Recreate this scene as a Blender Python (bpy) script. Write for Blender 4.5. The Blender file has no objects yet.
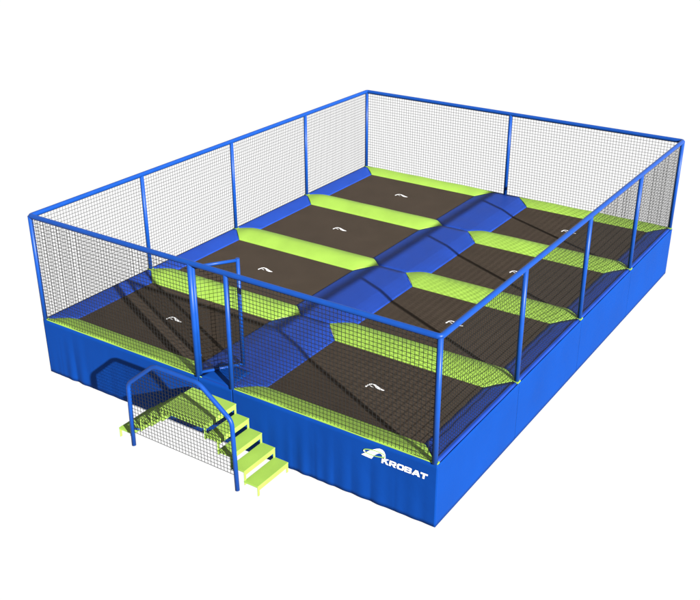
import bpy, math, random
from mathutils import Vector, Matrix
from mathutils.geometry import tessellate_polygon
random.seed(4)
S = bpy.context.scene
COL = S.collection

# ---------------------------------------------------------------- dimensions
W, L, H, TOP = 7.5436, 10.0734, 1.0246, 2.90     # post lines, deck height, rail height
BAY = L / 4
OUT, OUTY = 0.05, 0.014                          # skirt stands this far outside the post lines (long sides, short sides)
def half(right, row):                            # half width of the lime pad on a row line, left or right lane
    return (.38, .35, .35, .35, .35)[row] if right else (.38, .35, .35, .35, .34)[row]
SIDE = 0.37                                      # width of a sloping blue pad
GL, GR = 3.435, 4.108                            # the two gate posts, also the walkway edges
GLP = 3.52                                       # left edge of the raised walkway
PADTOP, DROP = H + 0.014, 0.060
BEDZ = H - 0.051

# ---------------------------------------------------------------- materials
def mat(name, base, rough=0.5, spec=0.2, noise=None, bump=None, weave=None):
    m = bpy.data.materials.new(name); m.use_nodes = True
    nt = m.node_tree; b = nt.nodes['Principled BSDF']
    b.inputs['Base Color'].default_value = (*base, 1)
    b.inputs['Roughness'].default_value = rough
    b.inputs['Specular IOR Level'].default_value = spec
    tc = nt.nodes.new('ShaderNodeTexCoord')
    if noise:
        sc, amt = noise
        n = nt.nodes.new('ShaderNodeTexNoise'); n.inputs['Scale'].default_value = sc
        n.inputs['Detail'].default_value = 5
        nt.links.new(tc.outputs['Object'], n.inputs['Vector'])
        r = nt.nodes.new('ShaderNodeMapRange')
        r.inputs['From Min'].default_value = .3; r.inputs['From Max'].default_value = .7
        r.inputs['To Min'].default_value = 1 - amt; r.inputs['To Max'].default_value = 1 + amt
        nt.links.new(n.outputs['Fac'], r.inputs['Value'])
        mx = nt.nodes.new('ShaderNodeMix'); mx.data_type = 'RGBA'; mx.blend_type = 'MULTIPLY'
        mx.inputs['Factor'].default_value = 1
        mx.inputs['A'].default_value = (*base, 1)
        nt.links.new(r.outputs['Result'], mx.inputs['B'])
        nt.links.new(mx.outputs['Result'], b.inputs['Base Color'])
        r2 = nt.nodes.new('ShaderNodeMapRange')
        r2.inputs['To Min'].default_value = max(0, rough - .12); r2.inputs['To Max'].default_value = min(1, rough + .12)
        nt.links.new(n.outputs['Fac'], r2.inputs['Value'])
        nt.links.new(r2.outputs['Result'], b.inputs['Roughness'])
    h = None
    if weave:
        wv = []
        for ax in ('X', 'Y'):
            w = nt.nodes.new('ShaderNodeTexWave'); w.bands_direction = ax
            w.inputs['Scale'].default_value = weave; w.inputs['Distortion'].default_value = .3
            nt.links.new(tc.outputs['Object'], w.inputs['Vector']); wv.append(w)
        a = nt.nodes.new('ShaderNodeMath'); a.operation = 'ADD'
        nt.links.new(wv[0].outputs['Fac'], a.inputs[0]); nt.links.new(wv[1].outputs['Fac'], a.inputs[1])
        h = a.outputs[0]; dist, stren = .004, .35
    if bump:
        sc, stren, dist = bump
        n = nt.nodes.new('ShaderNodeTexNoise'); n.inputs['Scale'].default_value = sc
        n.inputs['Detail'].default_value = 3
        nt.links.new(tc.outputs['Object'], n.inputs['Vector']); h = n.outputs['Fac']
    if h is not None:
        bp = nt.nodes.new('ShaderNodeBump'); bp.inputs['Strength'].default_value = stren
        bp.inputs['Distance'].default_value = dist
        nt.links.new(h, bp.inputs['Height']); nt.links.new(bp.outputs['Normal'], b.inputs['Normal'])
    return m

M = {
 'skirt': mat('blue_vinyl_skirt', (.0010, .0158, .090), .6, .02, noise=(1.3, .06), bump=(3.5, .25, .02)),
 'pad':   mat('blue_vinyl_pad', (.0045, .0180, .112), .55, .05, noise=(2.2, .07), bump=(6, .18, .012)),
 'lime':  mat('lime_vinyl_pad', (.092, .154, .022), .55, .06, noise=(2.6, .06), bump=(6, .18, .012)),
 'step':  mat('lime_painted_steel', (.100, .162, .026), .45, .1, noise=(4, .05)),
 'metal': mat('blue_powder_coat', (.0015, .0185, .100), .42, .10, noise=(7, .05)),
 'bed':   mat('brown_woven_mat', (.0200, .0152, .0115), .85, .02, noise=(2.0, .08), weave=38),
 'net':   mat('black_netting', (.006, .006, .006), .9, .02),
 'white': mat('white_print', (.32, .32, .32), .6, .1),
 'green': mat('green_print', (.10, .17, .03), .6, .1),
 'seam':  mat('dark_seam', (.001, .006, .035), .8, .05),
}

# the floor: made-up translucent sheet, kept free of shadows; the white surround shines through
gm = bpy.data.materials.new('shadowless_floor'); gm.use_nodes = True
nt = gm.node_tree; nt.nodes.remove(nt.nodes['Principled BSDF'])
tr = nt.nodes.new('ShaderNodeBsdfTranslucent'); tr.inputs['Color'].default_value = (.97, .97, .97, 1)
nt.links.new(tr.outputs['BSDF'], nt.nodes['Material Output'].inputs['Surface'])
M['ground'] = gm

# ---------------------------------------------------------------- object helpers
def link(o, parent=None):
    COL.objects.link(o)
    if parent is not None: o.parent = parent
    return o
def root(name, label, cat, loc=(0, 0, 0)):
    o = bpy.data.objects.new(name, None); o.empty_display_size = .3
    o.location = loc; o['label'] = label; o['category'] = cat
    return link(o)

class MB:
    def __init__(s): s.v = []; s.f = []; s.sm = []
    def add(s, vs, fs, smooth=False):
        k = len(s.v); s.v += [tuple(v) for v in vs]
        s.f += [tuple(i + k for i in f) for f in fs]; s.sm += [smooth] * len(fs)
    def box(s, x0, x1, y0, y1, z0, z1):
        s.add([(x, y, z) for z in (z0, z1) for y in (y0, y1) for x in (x0, x1)],
              [(0, 2, 3, 1), (4, 5, 7, 6), (0, 1, 5, 4), (2, 6, 7, 3), (0, 4, 6, 2), (1, 3, 7, 5)])
    def tube(s, pts, r, n=16, closed=False, caps=True):
        pts = [Vector(p) for p in pts]; N = len(pts); rings = []; up = None
        for i, p in enumerate(pts):
            a = pts[(i - 1) % N] if (i or closed) else p
            b = pts[(i + 1) % N] if (i < N - 1 or closed) else p
            d1 = (p - a).normalized() if (p - a).length else None
            d2 = (b - p).normalized() if (b - p).length else None
            t = ((d1 or d2) + (d2 or d1)).normalized()
            if up is None:
                up = Vector((0, 0, 1)) if abs(t.z) < .9 else Vector((0, 1, 0))
            u = (up - t * up.dot(t)).normalized(); w = t.cross(u); up = u
            k = 1.0
            if d1 and d2: k = 1 / max(.5, t.dot(d2))
            rings.append([p + (u * math.cos(2 * math.pi * j / n) + w * math.sin(2 * math.pi * j / n)) * r for j in range(n)])
        vs = [v for R in rings for v in R]; fs = []
        for i in range(N if closed else N - 1):
            i2 = (i + 1) % N
            for j in range(n):
                j2 = (j + 1) % n
                fs.append((i * n + j, i * n + j2, i2 * n + j2, i2 * n + j))
        s.add(vs, fs, True)
        if caps and not closed:
            s.add(rings[0], [tuple(reversed(range(n)))]); s.add(rings[-1], [tuple(range(n))])
    def strand(s, a, b, r):
        a, b = Vector(a), Vector(b); t = (b - a).normalized()
        up = Vector((0, 0, 1)) if abs(t.z) < .9 else Vector((1, 0, 0))
        u = (up - t * up.dot(t)).normalized(); w = t.cross(u)
        q = [u * r, w * r, -u * r, -w * r]
        s.add([a + d for d in q] + [b + d for d in q], [(j, (j + 1) % 4, 4 + (j + 1) % 4, 4 + j) for j in range(4)])
    def sheet(s, rows, lip):
        """grid of points (rows x cols) with its rim folded down by lip"""
        nr, nc = len(rows), len(rows[0]); idx = lambda i, j: i * nc + j
        vs = [p for r in rows for p in r]
        fs = [(idx(i, j), idx(i, j + 1), idx(i + 1, j + 1), idx(i + 1, j)) for i in range(nr - 1) for j in range(nc - 1)]
        s.add(vs, fs, True)
        rim = [idx(0, j) for j in range(nc)] + [idx(i, nc - 1) for i in range(1, nr)] + \
              [idx(nr - 1, j) for j in range(nc - 2, -1, -1)] + [idx(i, 0) for i in range(nr - 2, 0, -1)]
        top = [vs[i] for i in rim]; n = len(top)
        s.add(top + [(x, y, z - lip) for x, y, z in top], [(i, (i + 1) % n, n + (i + 1) % n, n + i) for i in range(n)])
    def flat(s, outer, holes, place):
        """filled outline with holes, laid on the surface given by place(u, v)"""
        loops = [outer] + list(holes)
        pts = [p for l in loops for p in l]
        tris = tessellate_polygon([[Vector((p[0], p[1], 0)) for p in l] for l in loops])
        fs = []
        for a, b, c in tris:
            A, B, C = pts[a], pts[b], pts[c]
            cr = (B[0] - A[0]) * (C[1] - A[1]) - (B[1] - A[1]) * (C[0] - A[0])
            if abs(cr) < 1e-12: continue
            fs.append((a, b, c) if cr > 0 else (a, c, b))
        s.add([place(*p) for p in pts], fs)
    def build(s, name, material, parent=None, bevel=0, fix=True):
        me = bpy.data.meshes.new(name); me.from_pydata(s.v, [], s.f)
        me.polygons.foreach_set('use_smooth', s.sm); me.materials.append(material); me.update()
        if fix:
            import bmesh
            b = bmesh.new(); b.from_mesh(me); bmesh.ops.remove_doubles(b, verts=b.verts, dist=1e-5)
            bmesh.ops.recalc_face_normals(b, faces=b.faces); b.to_mesh(me); b.free()
        o = bpy.data.objects.new(name, me); link(o, parent)
        if bevel:
            m = o.modifiers.new('bevel', 'BEVEL'); m.width = bevel; m.segments = 2; m.limit_method = 'ANGLE'
        return o

def fillet(pts, r, closed=False, seg=6):
    pts = [Vector(p) for p in pts]; N = len(pts); out = []
    for i, p in enumerate(pts):
        if not closed and i in (0, N - 1): out.append(p); continue
        a, b = pts[i - 1], pts[(i + 1) % N]
        d1, d2 = (a - p).normalized(), (b - p).normalized()
        q1, q2 = p + d1 * r, p + d2 * r
        for k in range(seg + 1):
            t = k / seg
            out.append(q1 * (1 - t) ** 2 + p * 2 * t * (1 - t) + q2 * t * t)
    return out

# ---------------------------------------------------------------- the floor
g = MB(); g.add([(-150, -150, 0), (150, -150, 0), (150, 150, 0), (-150, 150, 0)], [(0, 1, 2, 3)])
ground = g.build('ground', M['ground'], fix=False)
ground['kind'] = 'structure'

# ---------------------------------------------------------------- the trampoline platform
tramp = root('trampoline', 'wide blue skirted trampoline platform with eight brown jump beds and lime dividing pads', 'trampoline', (W / 2, L / 2, 0))
TI = Matrix.Translation((-W / 2, -L / 2, 0))
def child(o, r):                     # keep the world place of a part under an Empty that is not at the origin
    o.parent = r; o.matrix_parent_inverse = Matrix.Translation(-r.location); return o

def wob(x, z, seed):                 # loose hang of the front cloth: vertical folds, growing towards the hem
    k = max(0, 1 - z / H) ** 1.15
    a = abs(math.sin(x * 8.7 + seed + .6 * math.sin(x * 3.1))) ** .7 * .9 + math.sin(x * 24.0 + 2.1 * seed + 1.2 * math.sin(x * 2.3)) * .38 - .5
    env = .3 + sum(math.exp(-((x - c) / .55) ** 2) for c in (.5, 5.5, 6.9))
    return a * env * k * (.0105 + .003 * math.sin(x * 1.37 + .5))
def skirt_panel(name, a, b, wobble, seed=0.):
    a, b = Vector(a), Vector(b); n = max(4, int((b - a).length / .02)); nz = 14
    d = (b - a).normalized(); nrm = Vector((d.y, -d.x)); rows = []
    for i in range(nz + 1):
        z = .004 + (H - .004) * i / nz; r = []
        for j in range(n + 1):
            p = a.lerp(b, j / n); e = min(j, n - j) / n
            k = wob(p.x + p.y, z, seed) * wobble * min(1, e * 12)
            hem = .0015 * wobble * (math.sin((p.x + p.y) * 5 + seed) * .5 + .5) * (1 if i == 0 else 0)
            r.append((p.x + nrm.x * k, p.y + nrm.y * k, z + hem))
        rows.append(r)
    m = MB()
    nr, nc = len(rows), len(rows[0])
    m.add([p for r in rows for p in r], [(i * nc + j, i * nc + j + 1, (i + 1) * nc + j + 1, (i + 1) * nc + j) for i in range(nr - 1) for j in range(nc - 1)], True)
    o = m.build('skirt_panel', M['skirt'], fix=False)
    s = o.modifiers.new('cloth', 'SOLIDIFY'); s.thickness = .004; s.offset = -1
    return child(o, tramp)
g2 = .003
x0, x1, y0, y1 = -OUT, W + OUT, -OUTY, L + OUTY
front = skirt_panel('front', (x0, y0), (GL - .001, y0), 1, .4)
gatep = skirt_panel('gate', (GL + .001, y0), (GR - g2, y0), .25, 1.3)
front2 = skirt_panel('front', (GR + g2, y0), (x1 - g2, y0), 1, 2.2)
for k in range(4):
    a = y0 + .004 if k == 0 else k * BAY + g2
    b = y1 if k == 3 else (k + 1) * BAY - g2
    skirt_panel('right', (x1, a), (x1, b), .12, k)
    skirt_panel('left', (x0, y1 if k == 3 else (k + 1) * BAY - g2), (x0, y0 + .004 if k == 0 else k * BAY + g2), .5, k)
skirt_panel('back', (W / 2 - g2, y1), (x0 + .004, y1), .5, 1); skirt_panel('back', (x1 - .004, y1), (W / 2 + g2, y1), .5, 2)
# dark welded strip behind each seam
for x, c in ((GR, 'seam'), (GL, 'skirt')):
    m = MB(); m.box(x - .012, x + .012, y0 + .006, y0 + .012, .02, H - .004); child(m.build('seam_strip', M[c]), tramp)
for k in (1, 2, 3):
    m = MB(); m.box(x1 - .012, x1 - .006, k * BAY - .012, k * BAY + .012, .02, H - .004); child(m.build('seam_strip', M['seam']), tramp)
m = MB(); m.box(x1 - .016, x1 - .006, y0 + .006, y0 + .016, .012, H - .004); child(m.build('seam_strip', M['seam']), tramp)

def prof(t): return PADTOP - DROP * abs(t) ** 1.35
LIP = .018
def lime_pad(xa, xb, yc, HW, ta, tb, wl, wr, tabl, tabr, edge=0.):
    """lens shaped pad across one lane, ta..tb across, mitred at both ends; edge = flat strip to the skirt"""
    m = MB(); ts = [ta + (tb - ta) * i / 14 for i in range(15)]; rows = []
    for t in ts:
        l = xa + wl * abs(t) + .003; r = xb - wr * abs(t) - .003; y = yc + HW * t
        n = 24
        rr_ = []
        for j in range(n + 1):
            c = .5 - .5 * math.cos(math.pi * j / n); x = l + (r - l) * c
            tip = min(x - xa, xb - x) / .40; k = min(1, max(0, tip)); k = k * k * (3 - 2 * k)
            rr_.append((x, y, prof(t) + (k * DROP * (abs(t) ** 1.35 - abs(t) ** 2.6) if edge else 0) + (1 - t * t) * ((.012 if edge else .052) * k + .004 * k * math.sin(x * 5.7 + yc * 3))))
        rows.append(rr_)
    if edge:
        l, r = xa + .003, xb - .003
        er = [(l + (r - l) * j / 24, yc + edge, H + .004) for j in range(25)]
        rows = ([er] + rows) if edge < 0 else (rows + [er])
    m.sheet(rows, LIP)
    for tab, xs, w in ((tabl, xa, -1), (tabr, xb, 1)):
        if tab:
            q = sorted((xs - w * .05, xs + w * (OUT - .004)))
            yb = (max(-.045, ta * HW * .15), min(.045, tb * HW * .15))
            if edge < 0: yb = (edge, .045)
            if edge > 0: yb = (-.045, edge)
            m.box(q[0], q[1], yc + yb[0], yc + yb[1], PADTOP - .03, PADTOP + .006)
    return child(m.build('dividing_pad', M['lime']), tramp)
for xa, xb, wl, wr, tl, tr in ((0, GLP, SIDE, .36, 1, 0), (GR, W, .36, SIDE, 0, 1)):
    rt = xa > 1
    lime_pad(xa, xb, 0, half(rt, 0), 0, 1, wl, wr, tl, tr, edge=-OUTY + .004)
    for k in (1, 2, 3): lime_pad(xa, xb, k * BAY, half(rt, k), -1, 1, wl, wr, tl, tr)
    lime_pad(xa, xb, L, half(rt, 4), -1, 0, wl, wr, tl, tr, edge=OUTY - .004)

def side_pad(xe, sgn, k):            # slopes from the skirt edge down to the bed
    m = MB(); rows = []
    ts = [-(OUT - .006) / SIDE, -.02] + [i / 10 for i in range(11)]
    for t in ts:
        a0 = k * BAY + max(.048, half(xe > 0, k) * t + .003); b0 = (k + 1) * BAY - max(.048, half(xe > 0, k + 1) * t + .003); n = 20
        rows.append([(xe + sgn * SIDE * t, a0 + (b0 - a0) * j / n, (prof(t) if t > 0 else PADTOP if t > -.05 else H - .022) + .003 * math.sin(j * 1.3 + k)) for j in range(n + 1)])
    m.sheet(rows, LIP); return child(m.build('side_pad', M['pad']), tramp)
for k in range(4): side_pad(0, 1, k); side_pad(W, -1, k)
for k in range(4):                   # raised walkway down the middle
    m = MB(); rows = []
    cs = [(GLP - .36 * t, t) for t in [1 - i / 10 for i in range(10)]] + [(GLP + (GR - GLP) * i / 6, 0) for i in range(7)] + [(GR + .36 * t, t) for t in [(i + 1) / 10 for i in range(10)]]
    for x, t in cs:
        rt = x > W / 2; a0 = k * BAY + half(rt, k) * t + .003; b0 = (k + 1) * BAY - half(rt, k + 1) * t - .003; n = 20
        if t == 0 and k == 0: a0 = -OUTY + .004
        if t == 0 and k == 3: b0 = L + OUTY - .004
        rows.append([(x, a0 + (b0 - a0) * j / n, prof(t) + .003 * math.sin(j * .9 + k * 2) * (t < .95)) for j in range(n + 1)])
    m.sheet(rows, LIP); child(m.build('walkway_pad', M['pad']), tramp)

m = MB(); rows = []
for i in range(9):                   # the skirt cloth carried over the walkway as a doorstep
    y = -OUTY + .001 + .52 * i / 8
    rows.append([(GL + .045 + (GR - GL - .09) * j / 8, y, PADTOP + .009) for j in range(9)])
m.sheet(rows, .006); child(m.build('doorstep_flap', M['skirt']), tramp)

# jump beds with their printed mark
MARK = [(-.150, .016), (-.137, -.008), (-.118, .000), (-.118, .040), (-.106, .090), (-.070, .112), (-.030, .094), (.021, .048), (.095, .026), (.150, .044), (.165, .064), (.097, .078), (.031, .104), (-.030, .130), (-.100, .133), (-.132, .100), (-.142, .050)]
MARK2 = [(-.098, .068), (-.096, .054), (-.026, .034), (-.022, .046)]
bed_me = None
for cx in ((SIDE + GLP - .36) / 2, (GR + .36 + W - SIDE) / 2):
    for k in range(4):
        cy = (k + .5) * BAY
        if bed_me is None:
            m = MB(); m.box(-1.46, 1.46, -1.02, 1.02, -.012, 0); b = m.build('jump_bed', M['bed'], bevel=.004)
            e = MB(); e.flat(MARK, [], lambda u, v: (u, v - .05, .004)); e.flat(MARK2, [], lambda u, v: (u, v - .05, .004))
            mk = e.build('printed_mark', M['white'], b, fix=False); bed_me = (b, mk)
        else:
            b = bed_me[0].copy(); COL.objects.link(b); mk = bed_me[1].copy(); COL.objects.link(mk); mk.parent = b
        child(b, tramp); b.location = (cx, cy, BEDZ)

# maker's mark on the front skirt
def on_skirt(u, v, off=.004): return (u, y0 - off - .0025 + (-wob(u, v, 2.2) * 0), v)
LOGO_A = [(-.192, -.053), (-.136, -.059), (-.080, -.062), (-.024, -.064), (-.001, -.026), (.021, .011), (.058, .044), (.094, .072), (.128, .074), (.143, .056), (.148, .028), (.150, .006), (.200, .006), (.200, .040), (.197, .083), (.180, .123), (.148, .148), (.102, .150), (.057, .131), (-.035, .078), (-.100, .022), (-.150, -.020)]
e = MB(); e.flat(LOGO_A, [], lambda u, v: on_skirt(u + 6.6, v + .8))
logo = child(e.build('logo', M['white'], fix=False), tramp)
ring = []
for i in range(41):
    a = math.radians(12 + i * 8.4)
    ca, sa = math.cos(a), math.sin(a); u, v = ca * .172, sa * .042
    ring.append((.022 + u - .01 * sa, .046 + v + u * .10))
outer = []; inner = []
for i, (u, v) in enumerate(ring):
    p, q = ring[max(0, i - 1)], ring[min(40, i + 1)]
    d = Vector((q[0] - p[0], q[1] - p[1])).normalized(); w = .0075
    outer.append((u + d.y * w, v - d.x * w)); inner.append((u - d.y * w, v + d.x * w))
e = MB(); e.flat(outer + inner[::-1], [], lambda u, v: on_skirt(u + 6.6, v + .8, .007))
child(e.build('logo_ring', M['green'], fix=False), tramp)
e = MB(); e.flat([(-.140 + .017 * math.cos(i * .6283), .024 + .014 * math.sin(i * .6283)) for i in range(10)], [], lambda u, v: on_skirt(u + 6.6, v + .8, .010))
child(e.build('logo_dot', M['white'], fix=False), tramp)
def rr(xa, xb, ya, yb, r, n=4):
    o = []
    for cx, cy, a0 in ((xb - r, ya + r, -90), (xb - r, yb - r, 0), (xa + r, yb - r, 90), (xa + r, ya + r, 180)):
        for i in range(n + 1):
            a = math.radians(a0 + 90 * i / n); o.append((cx + r * math.cos(a), cy + r * math.sin(a)))
    return o
GLYPH = [
 ([(0, 0), (.27, 0), (.27, .25), (.40, .34), (.68, 0), (1.04, 0), (.61, .50), (1.0, .8), (.64, .8), (.27, .52), (.27, .8), (0, .8)], []),
 ([(0, 0), (.27, 0), (.27, .25), (.42, .25), (.66, 0), (1.02, 0), (.74, .27), (.90, .31), (.97, .42), (.97, .63), (.91, .75), (.78, .8), (0, .8)], [[(.27, .44), (.64, .44), (.69, .48), (.69, .57), (.64, .61), (.27, .61)]]),
 (rr(0, 1.02, 0, .8, .26), [rr(.28, .74, .2, .6, .12)]),
 ([(0, 0), (.80, 0), (.93, .05), (.98, .15), (.98, .30), (.93, .39), (.86, .42), (.92, .46), (.95, .54), (.95, .66), (.90, .76), (.78, .8), (0, .8)], [[(.27, .17), (.66, .17), (.70, .20), (.70, .29), (.66, .32), (.27, .32)], [(.27, .49), (.64, .49), (.67, .52), (.67, .60), (.64, .63), (.27, .63)]]),
 ([(-.04, 0), (.27, 0), (.35, .14), (.71, .14), (.79, 0), (1.1, 0), (.72, .8), (.34, .8)], [[(.44, .31), (.62, .31), (.53, .55)]]),
 ([(.35, 0), (.63, 0), (.63, .57), (.98, .57), (.98, .8), (0, .8), (0, .57), (.35, .57)], []),
]
e = MB(); ux = 6.732
for out, holes in GLYPH:
    e.flat(out, holes, lambda u, v: on_skirt(ux + (u + .16 * v) * .1125, .732 + v * .1155))
    ux += .1205
child(e.build('lettering', M['white'], fix=False), tramp)

# ---------------------------------------------------------------- the net enclosure
fence = root('net_fence', 'tall black net fence on blue tube posts around the trampoline deck', 'fence', (W / 2, L / 2, H))
PR, RR, NR = .038, .041, .0034
def post(x, y, z0=H + .0, r=PR):
    m = MB(); m.tube([(x, y, z0), (x, y, TOP)], r, 18); child(m.build('post', M['metal']), fence)
for x in (0, W):
    for k in range(5): post(x, k * BAY)
post(W / 2, L); post(GL, 0, r=.042); post(GR, 0)
m = MB(); m.tube(fillet([(0, 0, TOP), (W, 0, TOP), (W, L, TOP), (0, L, TOP)], .05, True, 4), RR, 18, closed=True)
child(m.build('top_rail', M['metal']), fence)
CELL = .062
def net_between(a, b, z0, z1, parent, name='net', inset=PR + .006, NR=NR):
    a, b = Vector(a), Vector(b); d = (b - a).normalized(); n = Vector((d.y, -d.x)); ln = (b - a).length - 2 * inset
    a = a + d * inset; m = MB(); nv = round(ln / CELL); nh = round((z1 - z0) / CELL)
    for i in range(nv + 1):
        p = a + d * (ln * i / nv)
        m.strand((p.x + n.x * .002, p.y + n.y * .002, z0), (p.x + n.x * .002, p.y + n.y * .002, z1), NR)
    q = a + d * ln
    for i in range(nh + 1):
        z = z0 + (z1 - z0) * i / nh; r = NR * (1.5 if i in (0, nh) else 1)
        m.strand((a.x - n.x * .002, a.y - n.y * .002, z), (q.x - n.x * .002, q.y - n.y * .002, z), r)
    return m.build(name, M['net'], fix=False)
ZN0, ZN1 = H + .018, TOP - .045
for a, b in (((0, 0), (GL, 0)), ((GR, 0), (W, 0)), ((W / 2, L), (0, L)), ((W, L), (W / 2, L))):
    child(net_between(a, b, ZN0, ZN1, fence, NR=.0044 if a[1] == 0 else NR), fence)
for x in (0, W):
    for k in range(4):
        xn = x + (-.030 if x else .0)     # tied to the posts
        child(net_between((xn, k * BAY), (xn, (k + 1) * BAY), ZN0, ZN1, fence), fence)
# gate leaf, swung inwards on the left gate post
ga = math.radians(56); gd = Vector((math.cos(ga), math.sin(ga), 0)); h0 = Vector((GL, 0, 0)) + gd * .045; h1 = Vector((GL, 0, 0)) + gd * .715
GZ0, GZ1 = H + .055, TOP - .075
m = MB()
m.tube([(h0.x, h0.y, GZ0 - .03), (h0.x, h0.y, GZ1 + .03)], .026, 14); m.tube([(h1.x, h1.y, GZ0 - .03), (h1.x, h1.y, GZ1 + .03)], .030, 14)
m.tube([(h0.x, h0.y, GZ0), (h1.x, h1.y, GZ0)], .024, 14); m.tube([(h0.x, h0.y, GZ1), (h1.x, h1.y, GZ1)], .024, 14)
gate = child(m.build('gate', M['metal']), fence)
gn = net_between(h0.xy, h1.xy, GZ0 + .03, GZ1 - .03, gate, 'gate_net', .032); gn.parent = gate
for z in (H + .35, TOP - .4):
    m = MB(); m.tube([(GL, 0, z), (h1.x * .1 + GL * .9, h1.y * .1, z)], .02, 10)
    m.build('hinge', M['metal'], gate)

# ---------------------------------------------------------------- the entry steps
XC, YN, YF = 3.81, -.80, -.085
steps = root('entry_steps', 'lime green double sided steps with blue handrail at the gate opening', 'steps', (XC, -.45, 0))
def tread(xin, xout, z, zlow):
    """folded plate: top, lip on the outer edge, a leg at each end of the lip"""
    sg = 1 if xout > xin else -1
    m = MB(); a, b = sorted((xin, xout))
    m.box(a, b, YN, YF, z - .026, z)
    c, d = sorted((xout - sg * .002, xout - sg * .014))
    m.box(c, d, YN + .002, YF - .002, z - .082, z - .0262)
    for ya in (YN + .002, YF - .042):
        c, d = sorted((xout - sg * .0025, xout - sg * .0135))
        m.box(c, d, ya, ya + .04, zlow, z - .0822)
    c, d = sorted((xin + sg * .004, xin + sg * .016))
    m.box(c, d, YN + .002, YF - .002, z - .07, z - .0262)
    return child(m.build('tread', M['step'], bevel=.003), steps)
RISE, GO = .17, .235
for sg in (1, -1):
    for i in range(4):
        xo = XC + sg * (.43 + GO * (4 - i)); xi = xo - sg * (GO + .018)
        tread(xi, xo, RISE * (i + 1), RISE * i + .001)
m = MB(); m.box(XC - .43, XC + .43, YN, YF, RISE * 5 - .026, RISE * 5)
for sg in (1, -1):
    c, d = sorted((XC + sg * .428, XC + sg * .416)); m.box(c, d, YN + .002, YF - .002, RISE * 5 - .082, RISE * 5 - .0262)
    for ya in (YN + .002, YF - .042): m.box(min(c, d) + .0005, max(c, d) - .0005, ya, ya + .04, RISE * 4 + .001, RISE * 5 - .0822)
m.box(XC - .40, XC + .40, YN + .004, YN + .014, RISE * 5 - .06, RISE * 5 - .0262)
child(m.build('platform', M['step'], bevel=.003), steps)
YR = -.842
RAIL = [(2.785, YR, .0), (2.81, YR, 1.10), (3.38, YR, 1.575), (4.24, YR, 1.575), (4.805, YR, 1.15), (4.835, YR, .0)]
m = MB(); rp = fillet(RAIL, .09, False, 6); m.tube(rp, .034, 18)
for x, z in ((2.80, .30), (4.825, .30)): m.tube([(x, YR, z), (x + (.12 if x < 3 else -.12), YN + .02, z + .0)], .014, 8)
rail = child(m.build('handrail', M['metal']), steps)
m = MB()
def rail_z(x):
    for a, b in zip(RAIL[1:-2], RAIL[2:-1]):
        if a[0] <= x <= b[0]: return a[2] + (b[2] - a[2]) * (x - a[0]) / (b[0] - a[0])
    return RAIL[1][2]
NB = .25; xs = [2.83 + (4.79 - 2.83) * i / 32 for i in range(33)]
for x in xs: m.strand((x, YR + .002, NB), (x, YR + .002, rail_z(min(max(x, 2.811), 4.804)) - .03), .0046)
z = NB
while z < 1.53:
    xa = 2.80; xb = 4.82
    if z > 1.10: xa = 2.81 + (z - 1.10) * .57 / .475 + .02
    if z > 1.15: xb = 4.805 - (z - 1.15) * .565 / .425 - .02
    m.strand((xa, YR - .002, z), (xb, YR - .002, z), NR * (1.6 if z == NB else 1.3)); z += CELL
hn = m.build('handrail_net', M['net'], fix=False); hn.parent = rail

# ---------------------------------------------------------------- light
E = 4.6
d = Vector((-1, .466, -.458)).normalized()
sun = bpy.data.lights.new('sun', 'SUN'); sun.energy = E; sun.angle = math.radians(.8); sun.color = (1, .985, .955)
so = bpy.data.objects.new('sun', sun); COL.objects.link(so); so.rotation_euler = d.to_track_quat('-Z', 'Y').to_euler(); so.location = (14, -4, 9)
w = bpy.data.worlds.new('World'); S.world = w; w.use_nodes = True
bg = w.node_tree.nodes['Background']; bg.inputs['Color'].default_value = (1, 1, 1, 1); bg.inputs['Strength'].default_value = .15
S.view_settings.view_transform = 'Standard'; S.view_settings.look = 'None'; S.view_settings.gamma = 1
S.view_settings.exposure = 2.80

# ---------------------------------------------------------------- camera
cam = bpy.data.cameras.new('camera'); co = bpy.data.objects.new('camera', cam); COL.objects.link(co)
co.location = (12.4118, -9.3364, 8.4472); co.rotation_euler = (math.radians(64.2744), 0, math.radians(33.604))
cam.sensor_width = 36; cam.lens = 36 * 966.23 / 700; cam.clip_end = 600
S.camera = co
